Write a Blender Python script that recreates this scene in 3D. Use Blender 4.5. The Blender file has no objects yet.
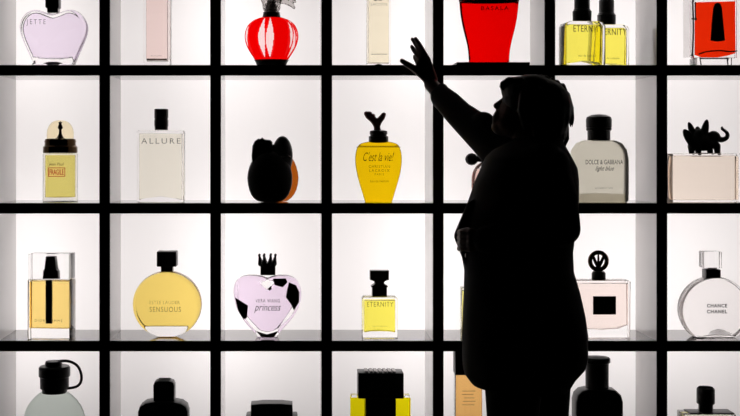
import bpy, bmesh, math, random
from mathutils import Vector, Matrix
random.seed(7)
scn = bpy.context.scene
COL = scn.collection
S = 0.0036          # metres per photo pixel on the front plane of the shelving
D = 4.5             # camera distance to that plane
CX, CY, H = 295.0, 151.0, 1.36
PI = math.pi

def sc(y): return S * (D + y) / D
def W(px, py, y): return Vector(((px - CX) * sc(y), y, H - (py - CY) * sc(y)))

# ------------------------------------------------------------------ materials
def newmat(name):
    m = bpy.data.materials.new(name); m.use_nodes = True
    nt = m.node_tree; nt.nodes.clear()
    out = nt.nodes.new('ShaderNodeOutputMaterial')
    return m, nt, out
def princ(name, col, rough=0.5, metal=0.0, ior=1.5, noise=0.0, scale=40, sheen=0):
    m, nt, out = newmat(name)
    p = nt.nodes.new('ShaderNodeBsdfPrincipled')
    p.inputs['Base Color'].default_value = (*col, 1)
    p.inputs['Roughness'].default_value = rough
    p.inputs['Metallic'].default_value = metal
    p.inputs['IOR'].default_value = ior
    p.inputs['Sheen Weight'].default_value = sheen
    if noise:
        tc = nt.nodes.new('ShaderNodeTexCoord')
        n = nt.nodes.new('ShaderNodeTexNoise'); n.inputs['Scale'].default_value = scale
        r = nt.nodes.new('ShaderNodeMixRGB'); r.blend_type = 'MULTIPLY'
        r.inputs[0].default_value = noise
        r.inputs[1].default_value = (*col, 1)
        nt.links.new(tc.outputs['Object'], n.inputs['Vector'])
        nt.links.new(n.outputs['Fac'], r.inputs[2])
        nt.links.new(r.outputs[0], p.inputs['Base Color'])
        b = nt.nodes.new('ShaderNodeBump'); b.inputs['Strength'].default_value = 0.15
        b.inputs['Distance'].default_value = 0.002
        nt.links.new(n.outputs['Fac'], b.inputs['Height'])
        nt.links.new(b.outputs[0], p.inputs['Normal'])
    nt.links.new(p.outputs[0], out.inputs[0])
    return m
def glass(name, col=(1, 1, 1), ior=1.45, rough=0.0):
    m, nt, out = newmat(name)
    g = nt.nodes.new('ShaderNodeBsdfGlass')
    g.inputs['Color'].default_value = (*col, 1)
    g.inputs['IOR'].default_value = ior
    g.inputs['Roughness'].default_value = rough
    nt.links.new(g.outputs[0], out.inputs[0])
    return m
def frosted(name, col, rough=0.5, trans=0.4):
    m, nt, out = newmat(name)
    g = nt.nodes.new('ShaderNodeBsdfRefraction')
    g.inputs['Color'].default_value = (*col, 1); g.inputs['IOR'].default_value = 1.07
    g.inputs['Roughness'].default_value = rough
    t = nt.nodes.new('ShaderNodeBsdfTranslucent'); t.inputs['Color'].default_value = (*col, 1)
    x = nt.nodes.new('ShaderNodeMixShader'); x.inputs[0].default_value = trans
    nt.links.new(g.outputs[0], x.inputs[1]); nt.links.new(t.outputs[0], x.inputs[2])
    nt.links.new(x.outputs[0], out.inputs[0])
    return m
def ink(name, col, alpha=0.8):
    m, nt, out = newmat(name)
    d = nt.nodes.new('ShaderNodeBsdfDiffuse'); d.inputs['Color'].default_value = (*col, 1)
    t = nt.nodes.new('ShaderNodeBsdfTransparent')
    t.inputs['Color'].default_value = (*[min(1, c * 1.0) for c in col], 1)
    t2 = nt.nodes.new('ShaderNodeBsdfTransparent')
    x = nt.nodes.new('ShaderNodeMixShader'); x.inputs[0].default_value = alpha
    nt.links.new(t2.outputs[0], x.inputs[1]); nt.links.new(d.outputs[0], x.inputs[2])
    nt.links.new(x.outputs[0], out.inputs[0])
    return m
def stain(name, col):
    """printed transparent colour: lets the light through tinted"""
    m, nt, out = newmat(name)
    t = nt.nodes.new('ShaderNodeBsdfTransparent'); t.inputs['Color'].default_value = (*col, 1)
    nt.links.new(t.outputs[0], out.inputs[0])
    return m

M = {}
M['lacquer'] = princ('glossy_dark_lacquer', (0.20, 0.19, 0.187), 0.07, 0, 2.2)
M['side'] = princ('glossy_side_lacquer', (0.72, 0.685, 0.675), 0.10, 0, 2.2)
M['edge'] = princ('black_edge', (0.012, 0.010, 0.010), 0.5)
M['black'] = princ('black_plastic', (0.010, 0.009, 0.009), 0.35)
M['softblack'] = princ('soft_black', (0.012, 0.011, 0.011), 0.6)
M['brownblack'] = princ('brown_black_lacquer', (0.035, 0.018, 0.014), 0.25)
M['maroon'] = princ('maroon_resin', (0.16, 0.02, 0.015), 0.35)
M['metal'] = princ('dark_metal', (0.25, 0.23, 0.22), 0.25, 1.0)
M['bronze'] = princ('dark_bronze', (0.16, 0.09, 0.04), 0.2, 1.0)
M['glass'] = glass('clear_glass', (0.995, 0.993, 0.993))
M['acrylic'] = glass('clear_acrylic', (0.985, 0.985, 0.985), 1.35)
M['ink'] = ink('grey_ink', (0.02, 0.015, 0.015), 0.72)
M['inksoft'] = ink('pale_grey_ink', (0.05, 0.04, 0.03), 0.45)
M['inkfaint'] = ink('faint_ink', (0.1, 0.06, 0.02), 0.25)
M['inkblack'] = princ('black_ink', (0.01, 0.01, 0.01), 0.6)
def liquid(name, col, ior=0.97): return glass(name, col, ior)

# ------------------------------------------------------------------ mesh helpers
def link(name, bm, mat, parent=None, smooth=True):
    me = bpy.data.meshes.new(name)
    bmesh.ops.recalc_face_normals(bm, faces=bm.faces[:])
    bm.to_mesh(me); bm.free()
    o = bpy.data.objects.new(name, me); COL.objects.link(o)
    if isinstance(mat, (list, tuple)):
        for x in mat: me.materials.append(x)
    elif mat: me.materials.append(mat)
    if smooth:
        for p in me.polygons: p.use_smooth = True
        try: me.set_sharp_from_angle(angle=math.radians(38))
        except Exception: pass
    if parent: o.parent = parent
    return o
def bm_box(bm, x0, x1, y0, y1, z0, z1, bevel=0.0, seg=2):
    vs = [bm.verts.new((x, y, z)) for x in (x0, x1) for y in (y0, y1) for z in (z0, z1)]
    f = [(0, 1, 3, 2), (4, 6, 7, 5), (0, 4, 5, 1), (2, 3, 7, 6), (0, 2, 6, 4), (1, 5, 7, 3)]
    fs = [bm.faces.new([vs[i] for i in q]) for q in f]
    if bevel > 0:
        es = list({e for q in fs for e in q.edges})
        bmesh.ops.bevel(bm, geom=es, offset=bevel, segments=seg, profile=0.5, affect='EDGES')
    return bm
def smooth_pts(pts, n=4, closed=True):
    out = []; L = len(pts)
    rng = range(L) if closed else range(L - 1)
    for i in rng:
        if closed: p0, p1, p2, p3 = pts[(i-1) % L], pts[i], pts[(i+1) % L], pts[(i+2) % L]
        else: p0, p1, p2, p3 = pts[max(i-1, 0)], pts[i], pts[i+1], pts[min(i+2, L-1)]
        for k in range(n):
            t = k / n
            out.append(tuple(0.5 * ((2*b) + (-a + c)*t + (2*a - 5*b + 4*c - d)*t*t + (-a + 3*b - 3*c + d)*t**3)
                             for a, b, c, d in zip(p0, p1, p2, p3)))
    if not closed: out.append(tuple(pts[-1]))
    return out
def bm_prism(bm, pts, y0, y1, bevel=0.0, seg=2):
    a = [bm.verts.new((x, y0, z)) for x, z in pts]; b = [bm.verts.new((x, y1, z)) for x, z in pts]
    n = len(pts)
    fa = bm.faces.new(a); fb = bm.faces.new(list(reversed(b)))
    for i in range(n): bm.faces.new([a[i], b[i], b[(i+1) % n], a[(i+1) % n]])
    if bevel > 0:
        es = list(set(fa.edges) | set(fb.edges))
        bmesh.ops.bevel(bm, geom=es, offset=bevel, segments=seg, profile=0.5, affect='EDGES')
    return bm
def bm_puff(bm, pts, layers, c=None):
    """stack of the outline scaled about its centre; layers = [(y, scale)]"""
    if c is None: c = (sum(p[0] for p in pts)/len(pts), sum(p[1] for p in pts)/len(pts))
    rings = []
    for y, s in layers:
        rings.append([bm.verts.new((c[0] + (x-c[0])*s, y, c[1] + (z-c[1])*s)) for x, z in pts])
    n = len(pts)
    for r0, r1 in zip(rings, rings[1:]):
        for i in range(n): bm.faces.new([r0[i], r1[i], r1[(i+1) % n], r0[(i+1) % n]])
    bm.faces.new(rings[0]); bm.faces.new(list(reversed(rings[-1])))
    return bm
def bm_lathe(bm, prof, cx=0, cy=0, ys=1.0, seg=40):
    rings = []
    for r, z in prof:
        if r < 1e-6: rings.append([bm.verts.new((cx, cy, z))])
        else: rings.append([bm.verts.new((cx + r*math.cos(2*PI*k/seg), cy + ys*r*math.sin(2*PI*k/seg), z)) for k in range(seg)])
    for a, b in zip(rings, rings[1:]):
        for k in range(seg):
            k2 = (k+1) % seg
            if len(a) == 1 and len(b) == 1: continue
            if len(a) == 1: bm.faces.new([a[0], b[k2], b[k]])
            elif len(b) == 1: bm.faces.new([a[k], a[k2], b[0]])
            else: bm.faces.new([a[k], a[k2], b[k2], b[k]])
    if len(rings[0]) > 1: bm.faces.new(list(reversed(rings[0])))
    if len(rings[-1]) > 1: bm.faces.new(rings[-1])
    return bm
def bm_ell(bm, c, r, rot=None, seg=20, rings=14):
    mtx = Matrix.Translation(Vector(c)) @ (rot.to_4x4() if rot else Matrix.Identity(4)) @ Matrix.Diagonal((r[0], r[1], r[2], 1))
    bmesh.ops.create_uvsphere(bm, u_segments=seg, v_segments=rings, radius=1.0, matrix=mtx)
def bm_cone(bm, p0, r0, p1, r1, seg=16, caps=True):
    p0, p1 = Vector(p0), Vector(p1); d = p1 - p0
    if d.length > 1e-6:
        q = d.to_track_quat('Z', 'Y').to_matrix().to_4x4()
        bmesh.ops.create_cone(bm, cap_ends=True, segments=seg, radius1=r0, radius2=r1, depth=d.length,
                              matrix=Matrix.Translation((p0+p1)/2) @ q)
    if caps:
        bm_ell(bm, p0, (r0,)*3, seg=seg, rings=10); bm_ell(bm, p1, (r1,)*3, seg=seg, rings=10)
def bm_chain(bm, pts, rad, seg=14):
    for i in range(len(pts)-1): bm_cone(bm, pts[i], rad[i], pts[i+1], rad[i+1], seg)
def bm_tube(bm, pts, rad, seg=10):
    pts = [Vector(p) for p in pts]; rings = []
    if not hasattr(rad, '__len__'): rad = [rad]*len(pts)
    up = None
    for i, p in enumerate(pts):
        t = (pts[min(i+1, len(pts)-1)] - pts[max(i-1, 0)]).normalized()
        if up is None: up = t.orthogonal().normalized()
        up = (up - t*up.dot(t)).normalized(); s = t.cross(up)
        rings.append([bm.verts.new(p + rad[i]*(math.cos(2*PI*k/seg)*up + math.sin(2*PI*k/seg)*s)) for k in range(seg)])
    for a, b in zip(rings, rings[1:]):
        for k in range(seg): bm.faces.new([a[k], a[(k+1) % seg], b[(k+1) % seg], b[k]])
    bm.faces.new(list(reversed(rings[0]))); bm.faces.new(rings[-1])
def fused(name, bm, mat, parent, voxel=0.004, smooth=4):
    """union of closed shapes into one continuous skin"""
    me = bpy.data.meshes.new(name); bm.to_mesh(me); bm.free()
    o = bpy.data.objects.new(name, me); COL.objects.link(o)
    r = o.modifiers.new('r', 'REMESH'); r.mode = 'VOXEL'; r.voxel_size = voxel; r.use_smooth_shade = True
    if smooth:
        s = o.modifiers.new('s', 'SMOOTH'); s.factor = 0.5; s.iterations = smooth
    dg = bpy.context.evaluated_depsgraph_get()
    me2 = bpy.data.meshes.new_from_object(o.evaluated_get(dg)); me2.name = name
    o.modifiers.clear(); o.data = me2; bpy.data.meshes.remove(me)
    me2.materials.clear(); me2.materials.append(mat)
    for p in me2.polygons: p.use_smooth = True
    if parent: o.parent = parent
    return o

# ------------------------------------------------------------------ room
def structure(name, bm, mat):
    o = link(name, bm, mat, None, False); o['kind'] = 'structure'; return o
wallm = princ('matt_black_wall', (0.02, 0.019, 0.019), 0.8, noise=0.3, scale=6)
floorm = princ('dark_floor', (0.02, 0.018, 0.017), 0.5, noise=0.4, scale=3)
PP = 111.4 * S                                   # column pitch
X_POST = [(p - CX) * S for p in (-117.8, -6.5, 104.7, 215.6, 326.7, 438.2, 549.9, 661.9, 773.4, 885)]
XL, XR = X_POST[0] - 0.03, X_POST[-1] + 0.03
DEP = 0.277
SHELF_PX = [-73.0, 65.0, 203.0, 340.8, 479.0]     # upper front edge of every board
def shelf_z(i): return H - (SHELF_PX[i] - CY) * S
TH = 10.6 * S
ZTOP = shelf_z(0); ZBOT = shelf_z(4) - TH
RX0, RX1, RY0, RY1, RZ = -4.2, 5.4, -6.6, 0.75, 2.75
structure('floor', bm_box(bmesh.new(), RX0, RX1, RY0, RY1 + .1, -0.1, 0), floorm)
structure('ceiling', bm_box(bmesh.new(), RX0, RX1, RY0, RY1 + .1, RZ, RZ + 0.1), wallm)
structure('wall_left', bm_box(bmesh.new(), RX0 - .1, RX0, RY0, RY1 + .1, 0, RZ), wallm)
structure('wall_right', bm_box(bmesh.new(), RX1, RX1 + .1, RY0, RY1 + .1, 0, RZ), wallm)
structure('wall_front', bm_box(bmesh.new(), RX0, RX1, RY0 - .1, RY0, 0, RZ), wallm)
bm = bmesh.new()
g = 0.002
bm_box(bm, RX0, XL - g, 0.004, RY1, 0, RZ); bm_box(bm, XR + g, RX1, 0.004, RY1, 0, RZ)
bm_box(bm, XL - g, XR + g, 0.004, RY1, ZTOP + g, RZ); bm_box(bm, XL - g, XR + g, 0.004, RY1, 0, ZBOT - g)
bm_box(bm, RX0, RX1, RY1, RY1 + .1, 0, RZ)
structure('wall_back', bm, wallm)

# ------------------------------------------------------------------ display shelving
def root(name, loc, label, cat, group=None, rz=0):
    o = bpy.data.objects.new(name, None); COL.objects.link(o)
    o.location = loc; o.rotation_euler = (0, 0, rz); o.empty_display_size = 0.05
    o['label'] = label; o['category'] = cat
    if group: o['group'] = group
    return o
shelving = root('display_shelving', (0, 0, 0), 'large black grid shelving with bright backlit cells standing behind the person and all the bottles', 'shelving')
PW = 10.8 * S
def board(name, x0, x1, z0, z1, y0, y1, surf):
    """board with a black front edge and glossy faces"""
    bm = bmesh.new(); bm_box(bm, x0, x1, y0, y1, z0, z1)
    bm.faces.ensure_lookup_table()
    for f in bm.faces:
        f.material_index = 1 if f.calc_center_median().y < y0 + 1e-5 else 0
    return link(name, bm, [surf, M['edge']], shelving, False)
for x in X_POST:
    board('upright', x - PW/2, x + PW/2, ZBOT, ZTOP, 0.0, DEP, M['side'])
for i in range(5):
    z = shelf_z(i)
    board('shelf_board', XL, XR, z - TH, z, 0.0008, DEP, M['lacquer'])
# opal sheets: clear acrylic with a frosted front face
dm, nt, out = newmat('opal_front')
t = nt.nodes.new('ShaderNodeBsdfTranslucent'); t.inputs['Color'].default_value = (0.93, 0.90, 0.895, 1)
nt.links.new(t.outputs[0], out.inputs[0])
dc, nt, out = newmat('clear_sheet_back')
t = nt.nodes.new('ShaderNodeBsdfTransparent'); nt.links.new(t.outputs[0], out.inputs[0])
for a, b in zip(X_POST, X_POST[1:]):
    bm = bmesh.new(); bm_box(bm, a + 0.0005, b - 0.0005, DEP + .0005, DEP + .0045, ZBOT, ZTOP)
    for f in bm.faces: f.material_index = 0 if f.calc_center_median().y < DEP + .001 else 1
    link('light_panel', bm, [dm, dc], shelving, False)

# lamps behind the opal sheets: vertical tubes at every second upright, two per run, plus added fill
LY = DEP + 0.40
def tube_or_fill_lamp(x, zc, ln, power):
    l = bpy.data.lights.new('tube_or_fill_lamp', 'AREA'); l.shape = 'RECTANGLE'
    l.size = 0.05; l.size_y = ln; l.energy = power; l.color = (1.0, 0.965, 0.955)
    o = bpy.data.objects.new('tube_or_fill_lamp', l); COL.objects.link(o)
    o.location = (x, LY, zc); o.rotation_euler = (-PI/2, 0, 0)
    return o
POW = 2.2
for px in (-340, -120, 110, 325, 530, 780):                  # weak fill lamps added between the main runs to even out the panels
    tube_or_fill_lamp((px - CX)*S, H - (200 - CY)*S, 1.9, 0.85)
for px in (-232, 12, 222, 430, 612, 705, 890):
    x = (px - CX) * S
    k = 0.62 if px in (612, 705) else 1.0
    tube_or_fill_lamp(x, H - (5 - CY)*S, 0.70, POW*k)
    tube_or_fill_lamp(x, H - (290 - CY)*S, 0.75, POW*k)
    tube_or_fill_lamp(x, H - (150 - CY)*S, 0.30, POW*0.05*k)
    tube_or_fill_lamp(x, H - (435 - CY)*S, 0.36, POW*0.15*k)

# ------------------------------------------------------------------ bottle kit
ROWG = {1: 'perfume bottles on the top visible shelf', 2: 'perfume bottles on the second shelf',
        3: 'perfume bottles on the third shelf', 4: 'perfume bottles on the lowest visible shelf'}
class Bottle:
    def __init__(s, cx, row, yc, label, rz=0):
        s.y = yc; s.k = sc(yc); s.cx = cx
        s.z0 = shelf_z(row) + 0.0004
        s.r = root('perfume_bottle', ((cx - CX)*s.k, yc, s.z0), label, 'perfume bottle', ROWG[row], rz)
    def x(s, px): return (px - s.cx) * s.k
    def z(s, py): return max(0.0, H - (py - CY)*s.k - s.z0)
    def P(s, pts): return [(s.x(a), s.z(b)) for a, b in pts]
    def box(s, name, x0, y0, x1, y1, th, mat, bev=0.003, yc=0, seg=2):
        bm = bmesh.new(); z1, z0 = s.z(y0), s.z(y1)
        bm_box(bm, s.x(x0), s.x(x1), yc - th/2, yc + th/2, z0, z1, bev, seg)
        return link(name, bm, mat, s.r)
    def prism(s, name, pts, th, mat, bev=0.003, yc=0, sm=0, seg=2):
        p = s.P(smooth_pts(pts, sm) if sm else pts)
        return link(name, bm_prism(bmesh.new(), p, yc - th/2, yc + th/2, bev, seg), mat, s.r)
    def puff(s, name, pts, th, mat, sm=4, k=0.88, yc=0, c=None, flat=None):
        p = s.P(smooth_pts(pts, sm) if sm else pts)
        h = th/2
        lay = []
        n = 6
        for i in range(n+1):
            a = PI/2 * i/n
            lay.append((yc - h*math.cos(a), k + (1-k)*math.sin(a)))
        lay += [(2*yc - y, q) for y, q in reversed(lay[:-1])]
        return link(name, bm_puff(bmesh.new(), p, lay, c and (s.x(c[0]), s.z(c[1]))), mat, s.r)
    def lathe(s, name, prof, mat, cx=None, ys=1.0, yc=0, seg=40, sm=0):
        pr = smooth_pts(prof, sm, False) if sm else prof
        return link(name, bm_lathe(bmesh.new(), [(max(0, r)*s.k, s.z(py)) for r, py in pr],
                                   s.x(cx if cx is not None else s.cx), yc, ys, seg), mat, s.r)
    def text(s, txt, x0, y0, x1, y1, yf, mat, shear=0.0, spacing=1.0, name='lettering', thick=0.0):
        cu = bpy.data.curves.new('t', 'FONT'); cu.body = txt; cu.shear = shear
        cu.space_character = spacing; cu.extrude = 0.002; cu.offset = thick; cu.resolution_u = 4
        o = bpy.data.objects.new('t', cu); COL.objects.link(o)
        dg = bpy.context.evaluated_depsgraph_get()
        me = bpy.data.meshes.new_from_object(o.evaluated_get(dg))
        bpy.data.objects.remove(o); bpy.data.curves.remove(cu)
        xs = [v.co.x for v in me.vertices]; ys = [v.co.y for v in me.vertices]
        ax, bx, ay, by = min(xs), max(xs), min(ys), max(ys)
        X0, X1 = s.x(x0), s.x(x1); Z1, Z0 = s.z(y0), s.z(y1)
        for v in me.vertices:
            x, y, z = v.co
            v.co = (X0 + (x-ax)/(bx-ax)*(X1-X0), yf - 0.0002 - z*0.1, Z0 + (y-ay)/(by-ay)*(Z1-Z0))
        me.name = name
        t = bpy.data.objects.new(name, me); COL.objects.link(t)
        me.materials.clear(); me.materials.append(mat); t.parent = s.r
        return t

# ================================================================== ROW 1
b = Bottle(54, 1, 0.10, 'pale lilac heart-shaped glass bottle with black cap in the top left cell')
pts = [(36, 68), (34, 64), (29.5, 54), (23, 39), (20.5, 28), (23, 18), (30, 11.5), (38, 10), (46, 12.5), (54, 14.5), (62, 12.5), (69, 10),
       (77, 11), (84, 17), (88, 27), (86, 38), (80, 52), (75, 64), (73, 68)]
b.puff('glass_body', pts, 0.085, M['glass'], 3, 0.90, c=(54, 40))
def shrink(p, f, c): return [(c[0] + (a-c[0])*f, c[1] + (d-c[1])*f) for a, d in p]
b.puff('liquid', [(38, 58), (34, 55), (30, 47), (26, 37), (24.5, 28), (27, 20), (32, 15), (39, 14), (46, 16.5), (54, 19), (62, 16.5), (69, 14),
       (75, 15), (81, 20), (84, 28), (82, 37), (78, 47), (74, 55), (70, 58)], 0.062, liquid('lilac_liquid', (0.93, 0.88, 0.955)), 3, 0.93, c=(54, 38))
b.box('cap', 46.5, -26, 60, 8.5, 0.05, M['black'], 0.004)
b.box('collar', 48, 8.3, 59, 13, 0.04, M['metal'], 0.003)
b.text('JETTE', 29, 20.5, 48, 27, -0.0435, M['inksoft'], 0, 1.5)
b.prism('base_plate', [(43, 68), (44, 63), (50, 61.5), (58, 61.5), (64, 63), (65, 68)], 0.03, M['metal'], 0.002)

b = Bottle(158, 1, 0.10, 'tall slim rectangular bottle of pale pink liquid in clear glass on the top shelf')
b.box('glass_body', 144.5, -32, 171, 68, 0.07, M['glass'], 0.003)
b.box('liquid', 147.2, -28, 168, 59, 0.055, liquid('pink_liquid', (0.99, 0.895, 0.875)), 0.002)
b.box('base_line', 147.5, 59.6, 167.5, 60.6, 0.05, M['bronze'], 0.0)
b.box('cap', 150, -52, 165.5, -32.3, 0.05, M['metal'], 0.003)
b.text('eau de parfum', 152, 55.6, 163, 57.4, -0.0353, M['inkfaint'])

b = Bottle(271.5, 1, 0.11, 'red pumpkin-shaped glass bottle with clear flutes and an ornate glass stopper')
prof = [(13, 66), (14.8, 63), (17.8, 58), (22, 51.5), (25.2, 45), (26.8, 38), (26.2, 31.5), (23.6, 25.5), (19, 21.2), (14, 18.8), (8.5, 17.2)]
prof = smooth_pts(prof, 7, False)
bm = bmesh.new(); SEG = 240
bm_lathe(bm, [(r*b.k, b.z(py)) for r, py in prof], 0, 0, 0.95, SEG)
fl = [(-64, 9), (-21, 8), (-3.5, 9), (46, 7), (64, 8)]
for f in bm.faces:
    c = f.calc_center_median(); rr = math.hypot(c.x, c.y/0.95)
    py = CY - ((c.z + b.z0) - H)/b.k
    if rr > 1e-4 and 19 < py < 58:
        a = math.degrees(math.asin(max(-1, min(1, c.x/rr))))
        w = math.sin(PI*(py - 19)/39.0) ** 0.7
        for a0, hw in fl:
            if abs(a - a0) < hw*w: f.material_index = 1
redg = glass('red_glass', (0.90, 0.012, 0.012), 1.06); redc = glass('pale_flute_glass', (0.97, 0.84, 0.84), 1.06)
link('glass_body', bm, [redg, redc], b.r)
# moulded ribs between the flutes
b.lathe('foot', [(14, 68), (14.8, 65), (15.8, 62.6), (17.2, 60.2), (16, 60.4)], M['black'])
b.lathe('collar', [(8.5, 18.5), (9, 17), (8.2, 13), (8.6, 12.5)], M['black'])
bm = bmesh.new()
bm_ell(bm, (0, 0, b.z(6)), (0.034, 0.03, 0.035)); bm_ell(bm, (-0.022, 0.0, b.z(-4)), (0.02, 0.02, 0.024))
bm_ell(bm, (0.018, 0.0, b.z(-6)), (0.022, 0.02, 0.026)); bm_ell(bm, (0, 0, b.z(-14)), (0.014, 0.014, 0.03))
for k in range(8):
    a = k*PI/4; bm_cone(bm, (0.022*math.cos(a), 0.02*math.sin(a), b.z(10)), 0.006, (0.038*math.cos(a), 0.03*math.sin(a), b.z(-3)), 0.005, 8)
def cut_glass():
    m, nt, out = newmat('cut_glass')
    g = nt.nodes.new('ShaderNodeBsdfGlass'); g.inputs['Color'].default_value = (0.80, 0.78, 0.77, 1); g.inputs['IOR'].default_value = 1.45
    v = nt.nodes.new('ShaderNodeTexVoronoi'); v.inputs['Scale'].default_value = 110
    t = nt.nodes.new('ShaderNodeTexCoord'); p = nt.nodes.new('ShaderNodeBump'); p.inputs['Distance'].default_value = 0.004
    nt.links.new(t.outputs['Object'], v.inputs['Vector']); nt.links.new(v.outputs['Distance'], p.inputs['Height'])
    nt.links.new(p.outputs[0], g.inputs['Normal']); nt.links.new(g.outputs[0], out.inputs[0])
    return m
M['cut'] = cut_glass()
fused('stopper', bm, M['cut'], b.r, 0.0035, 1)
bm = bmesh.new()
bm_chain(bm, [(0.02, 0, b.z(1)), (0.05, 0, b.z(1.5)), (0.072, 0, b.z(4)), (0.084, 0, b.z(8))], [0.009, 0.010, 0.010, 0.005])
bm_chain(bm, [(0.02, 0, b.z(-4)), (0.052, 0, b.z(-3)), (0.08, 0, b.z(-1)), (0.088, 0, b.z(2))], [0.008, 0.009, 0.008, 0.004])
fused('stopper_wing', bm, M['cut'], b.r, 0.003, 1)
b.lathe('stopper_core', [(3.5, 13), (5, 8), (4, 3), (2, 0)], M['metal'])

b = Bottle(378.3, 1, 0.10, 'tall slim rectangular bottle of pale cream liquid on the top shelf')
b.box('glass_body', 366.6, -26, 390, 68, 0.065, M['glass'], 0.0035)
b.box('liquid', 368.6, -22, 388.2, 63, 0.05, liquid('cream_liquid', (0.975, 0.94, 0.83)), 0.002)
b.box('cap', 369, -50, 387.5, -26.3, 0.05, M['black'], 0.003)
b.text('LACOSTE', 370.5, 4.2, 386.5, 6.6, -0.0328, M['inksoft'], 0, 1.2)
b.prism('emblem', [(373, 1.6), (375, 0), (374.5, -1.5), (378, -2.2), (380.5, -1), (384, -2.6), (381.5, 0.6), (381, 1.9), (377, 1.2), (375, 2)], 0.0006, M['inkblack'], 0, -0.0332)
b.box('base_line', 370.5, 54.6, 386.5, 55.2, 0.002, M['inksoft'], 0, -0.034)
b.prism('base_plate', [(373, 68), (374.5, 64.8), (378.3, 63.8), (382, 64.8), (383.5, 68)], 0.03, M['metal'], 0.001)

b = Bottle(489, 1, 0.11, 'big bright red vase-shaped bottle with a black top band, above the person head')
pr = [(20, 68), (20.2, 60), (21, 50), (23, 40), (25.8, 29), (28, 18), (29.2, 8), (29.6, 1.8)]
b.lathe('glass_body', pr, glass('scarlet_glass', (0.89, 0.012, 0.010), 1.10), ys=0.62, seg=10, sm=2)
b.lathe('collar', [(29.9, 1.8), (30.2, -1), (29.5, -4), (20, -7), (14, -9)], M['black'], ys=0.62, seg=40)
b.lathe('stopper', [(12, -9), (13, -22), (12, -34), (0, -36)], M['black'], ys=0.8)
b.text('BASALA', 478.5, 8.2, 505.5, 12.2, -0.0672, ink('maroon_ink', (0.03, 0, 0), 0.6), 0, 1.35, thick=0.01)
b.box('tray', 454, 63.6, 526, 68, 0.16, M['black'], 0.002)

# the matching yellow pair
def eternity(b, x0, x1, yt, yb, cap, name='ETERNITY', th=0.085):
    """clear flask with square shoulders, yellow fill with a curved base"""
    xs = x0, x1
    p = [(x0+1, yb), (x0, yb-3), (x0, yt+5), (x0+2, yt+1.5), (x0+6, yt), (x1-6, yt), (x1-2, yt+1.5), (x1, yt+5), (x1, yb-3), (x1-1, yb)]
    b.prism('glass_body', p, th, M['glass'], 0.005)
    m = (x0+x1)/2
    q = [(x0+3, yb-4), (x0+3, yt+6), (x0+5, yt+3.5), (x1-5, yt+3.5), (x1-3, yt+6), (x1-3, yb-4),
         (x1-8, yb-6), (m, yb-7), (x0+8, yb-6)]
    b.prism('liquid', q, th-0.024, M['lemon'], 0.003)
M['lemon'] = liquid('lemon_liquid', (0.995, 0.95, 0.36), 0.96)
b = Bottle(582, 1, 0.075, 'yellow square-shouldered flask with tall black cap, the front one of a pair', rz=math.radians(7))
eternity(b, 561.5, 602.5, 22, 68, None)
b.lathe('collar', [(6, 22.5), (9.2, 21.5), (9.4, 11.5), (8.4, 10.4)], M['black'])
b.lathe('cap', [(8.2, 10.4), (8.2, 9.5), (7.6, 9), (7.6, -3), (7.2, -4), (0, -4)], M['black'])
b.text('ETERNITY', 569, 26.5, 599.5, 32.8, -0.0428, M['inkblack'], 0, 1.1)
b.text('eau de toilette', 574, 55.5, 592, 57.5, -0.0428, M['inksoft'], name='lettering')
front = b.r
r2 = front.copy(); COL.objects.link(r2)
yc2 = 0.20
r2.location = ((606.5 - CX)*sc(yc2), yc2, front.location.z); r2.rotation_euler = (0, 0, 0)
r2['label'] = 'yellow square-shouldered flask with black cap, partly hidden behind its matching twin'
for ch in list(front.children):
    c = ch.copy(); COL.objects.link(c); c.parent = r2

b = Bottle(711, 1, 0.11, 'flat orange-red bottle with black tapering inlay in a glass and wire frame')
b.box('glass_body', 693.2, -8, 736, 58, 0.045, M['acrylic'], 0.002, 0.012)
b.prism('liquid', [(695.8, 2.5), (734.6, 1.5), (735, 53), (728, 55), (716, 57), (703, 56.5), (696, 54)], 0.034, glass('orange_red_glass', (0.93, 0.16, 0.05), 1.02), 0.002, 0.012)
b.prism('inlay', [(709, 41), (710.2, 25), (711.6, 9), (713.2, 4.5), (716, 3), (718.6, 4.5), (720.2, 9), (721.6, 25), (723.2, 41), (716, 42.2)], 0.008, M['black'], 0.001, -0.017)
M['greyglass'] = glass('grey_glass', (0.86, 0.85, 0.85), 1.05)
b.box('side_glass', 686, -4, 690, 57, 0.07, M['greyglass'], 0.001)
b.box('side_glass', 691.2, 3, 693, 56, 0.04, M['greyglass'], 0.0005)
b.box('base_block', 693, 58.2, 728, 68, 0.09, M['glass'], 0.004)
bm = bmesh.new()
def loc(px, py, y): return (b.x(px), y, b.z(py))
bm_tube(bm, smooth_pts([loc(694, -8, -.03), loc(690, -5, -.04), loc(688.8, 3, -.045), loc(689.3, 30, -.048), loc(688.3, 56, -.045)], 4, False), 0.0028, 8)
bm_tube(bm, smooth_pts([loc(692.7, 3, -.03), loc(692.4, 20, -.035)], 2, False), 0.0025, 8)
bm_ell(bm, loc(688.9, 20, -.046), (0.005,)*3); bm_ell(bm, loc(692.6, 20, -.036), (0.005,)*3); bm_ell(bm, loc(688.3, 56, -.045), (0.005,)*3)
link('wire_frame', bm, M['brownblack'], b.r)
bm = bmesh.new()
bm_tube(bm, smooth_pts([loc(696, 55, -.03), loc(703, 52.5, -.04), loc(716, 51.6, -.043), loc(727, 52.5, -.04), loc(734, 51.5, -.03)], 4, False), 0.0026, 8)
link('wire_rail', bm, M['brownblack'], b.r)
bm = bmesh.new()
for px in (697, 723.5): bm_tube(bm, [loc(px, 58, -.03), loc(px, 66, -.047)], 0.0022, 8)
bm_tube(bm, [loc(697, 59.5, -.035), loc(723.5, 59.5, -.035)], 0.002, 8)
link('wire_leg', bm, M['metal'], b.r)
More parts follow.
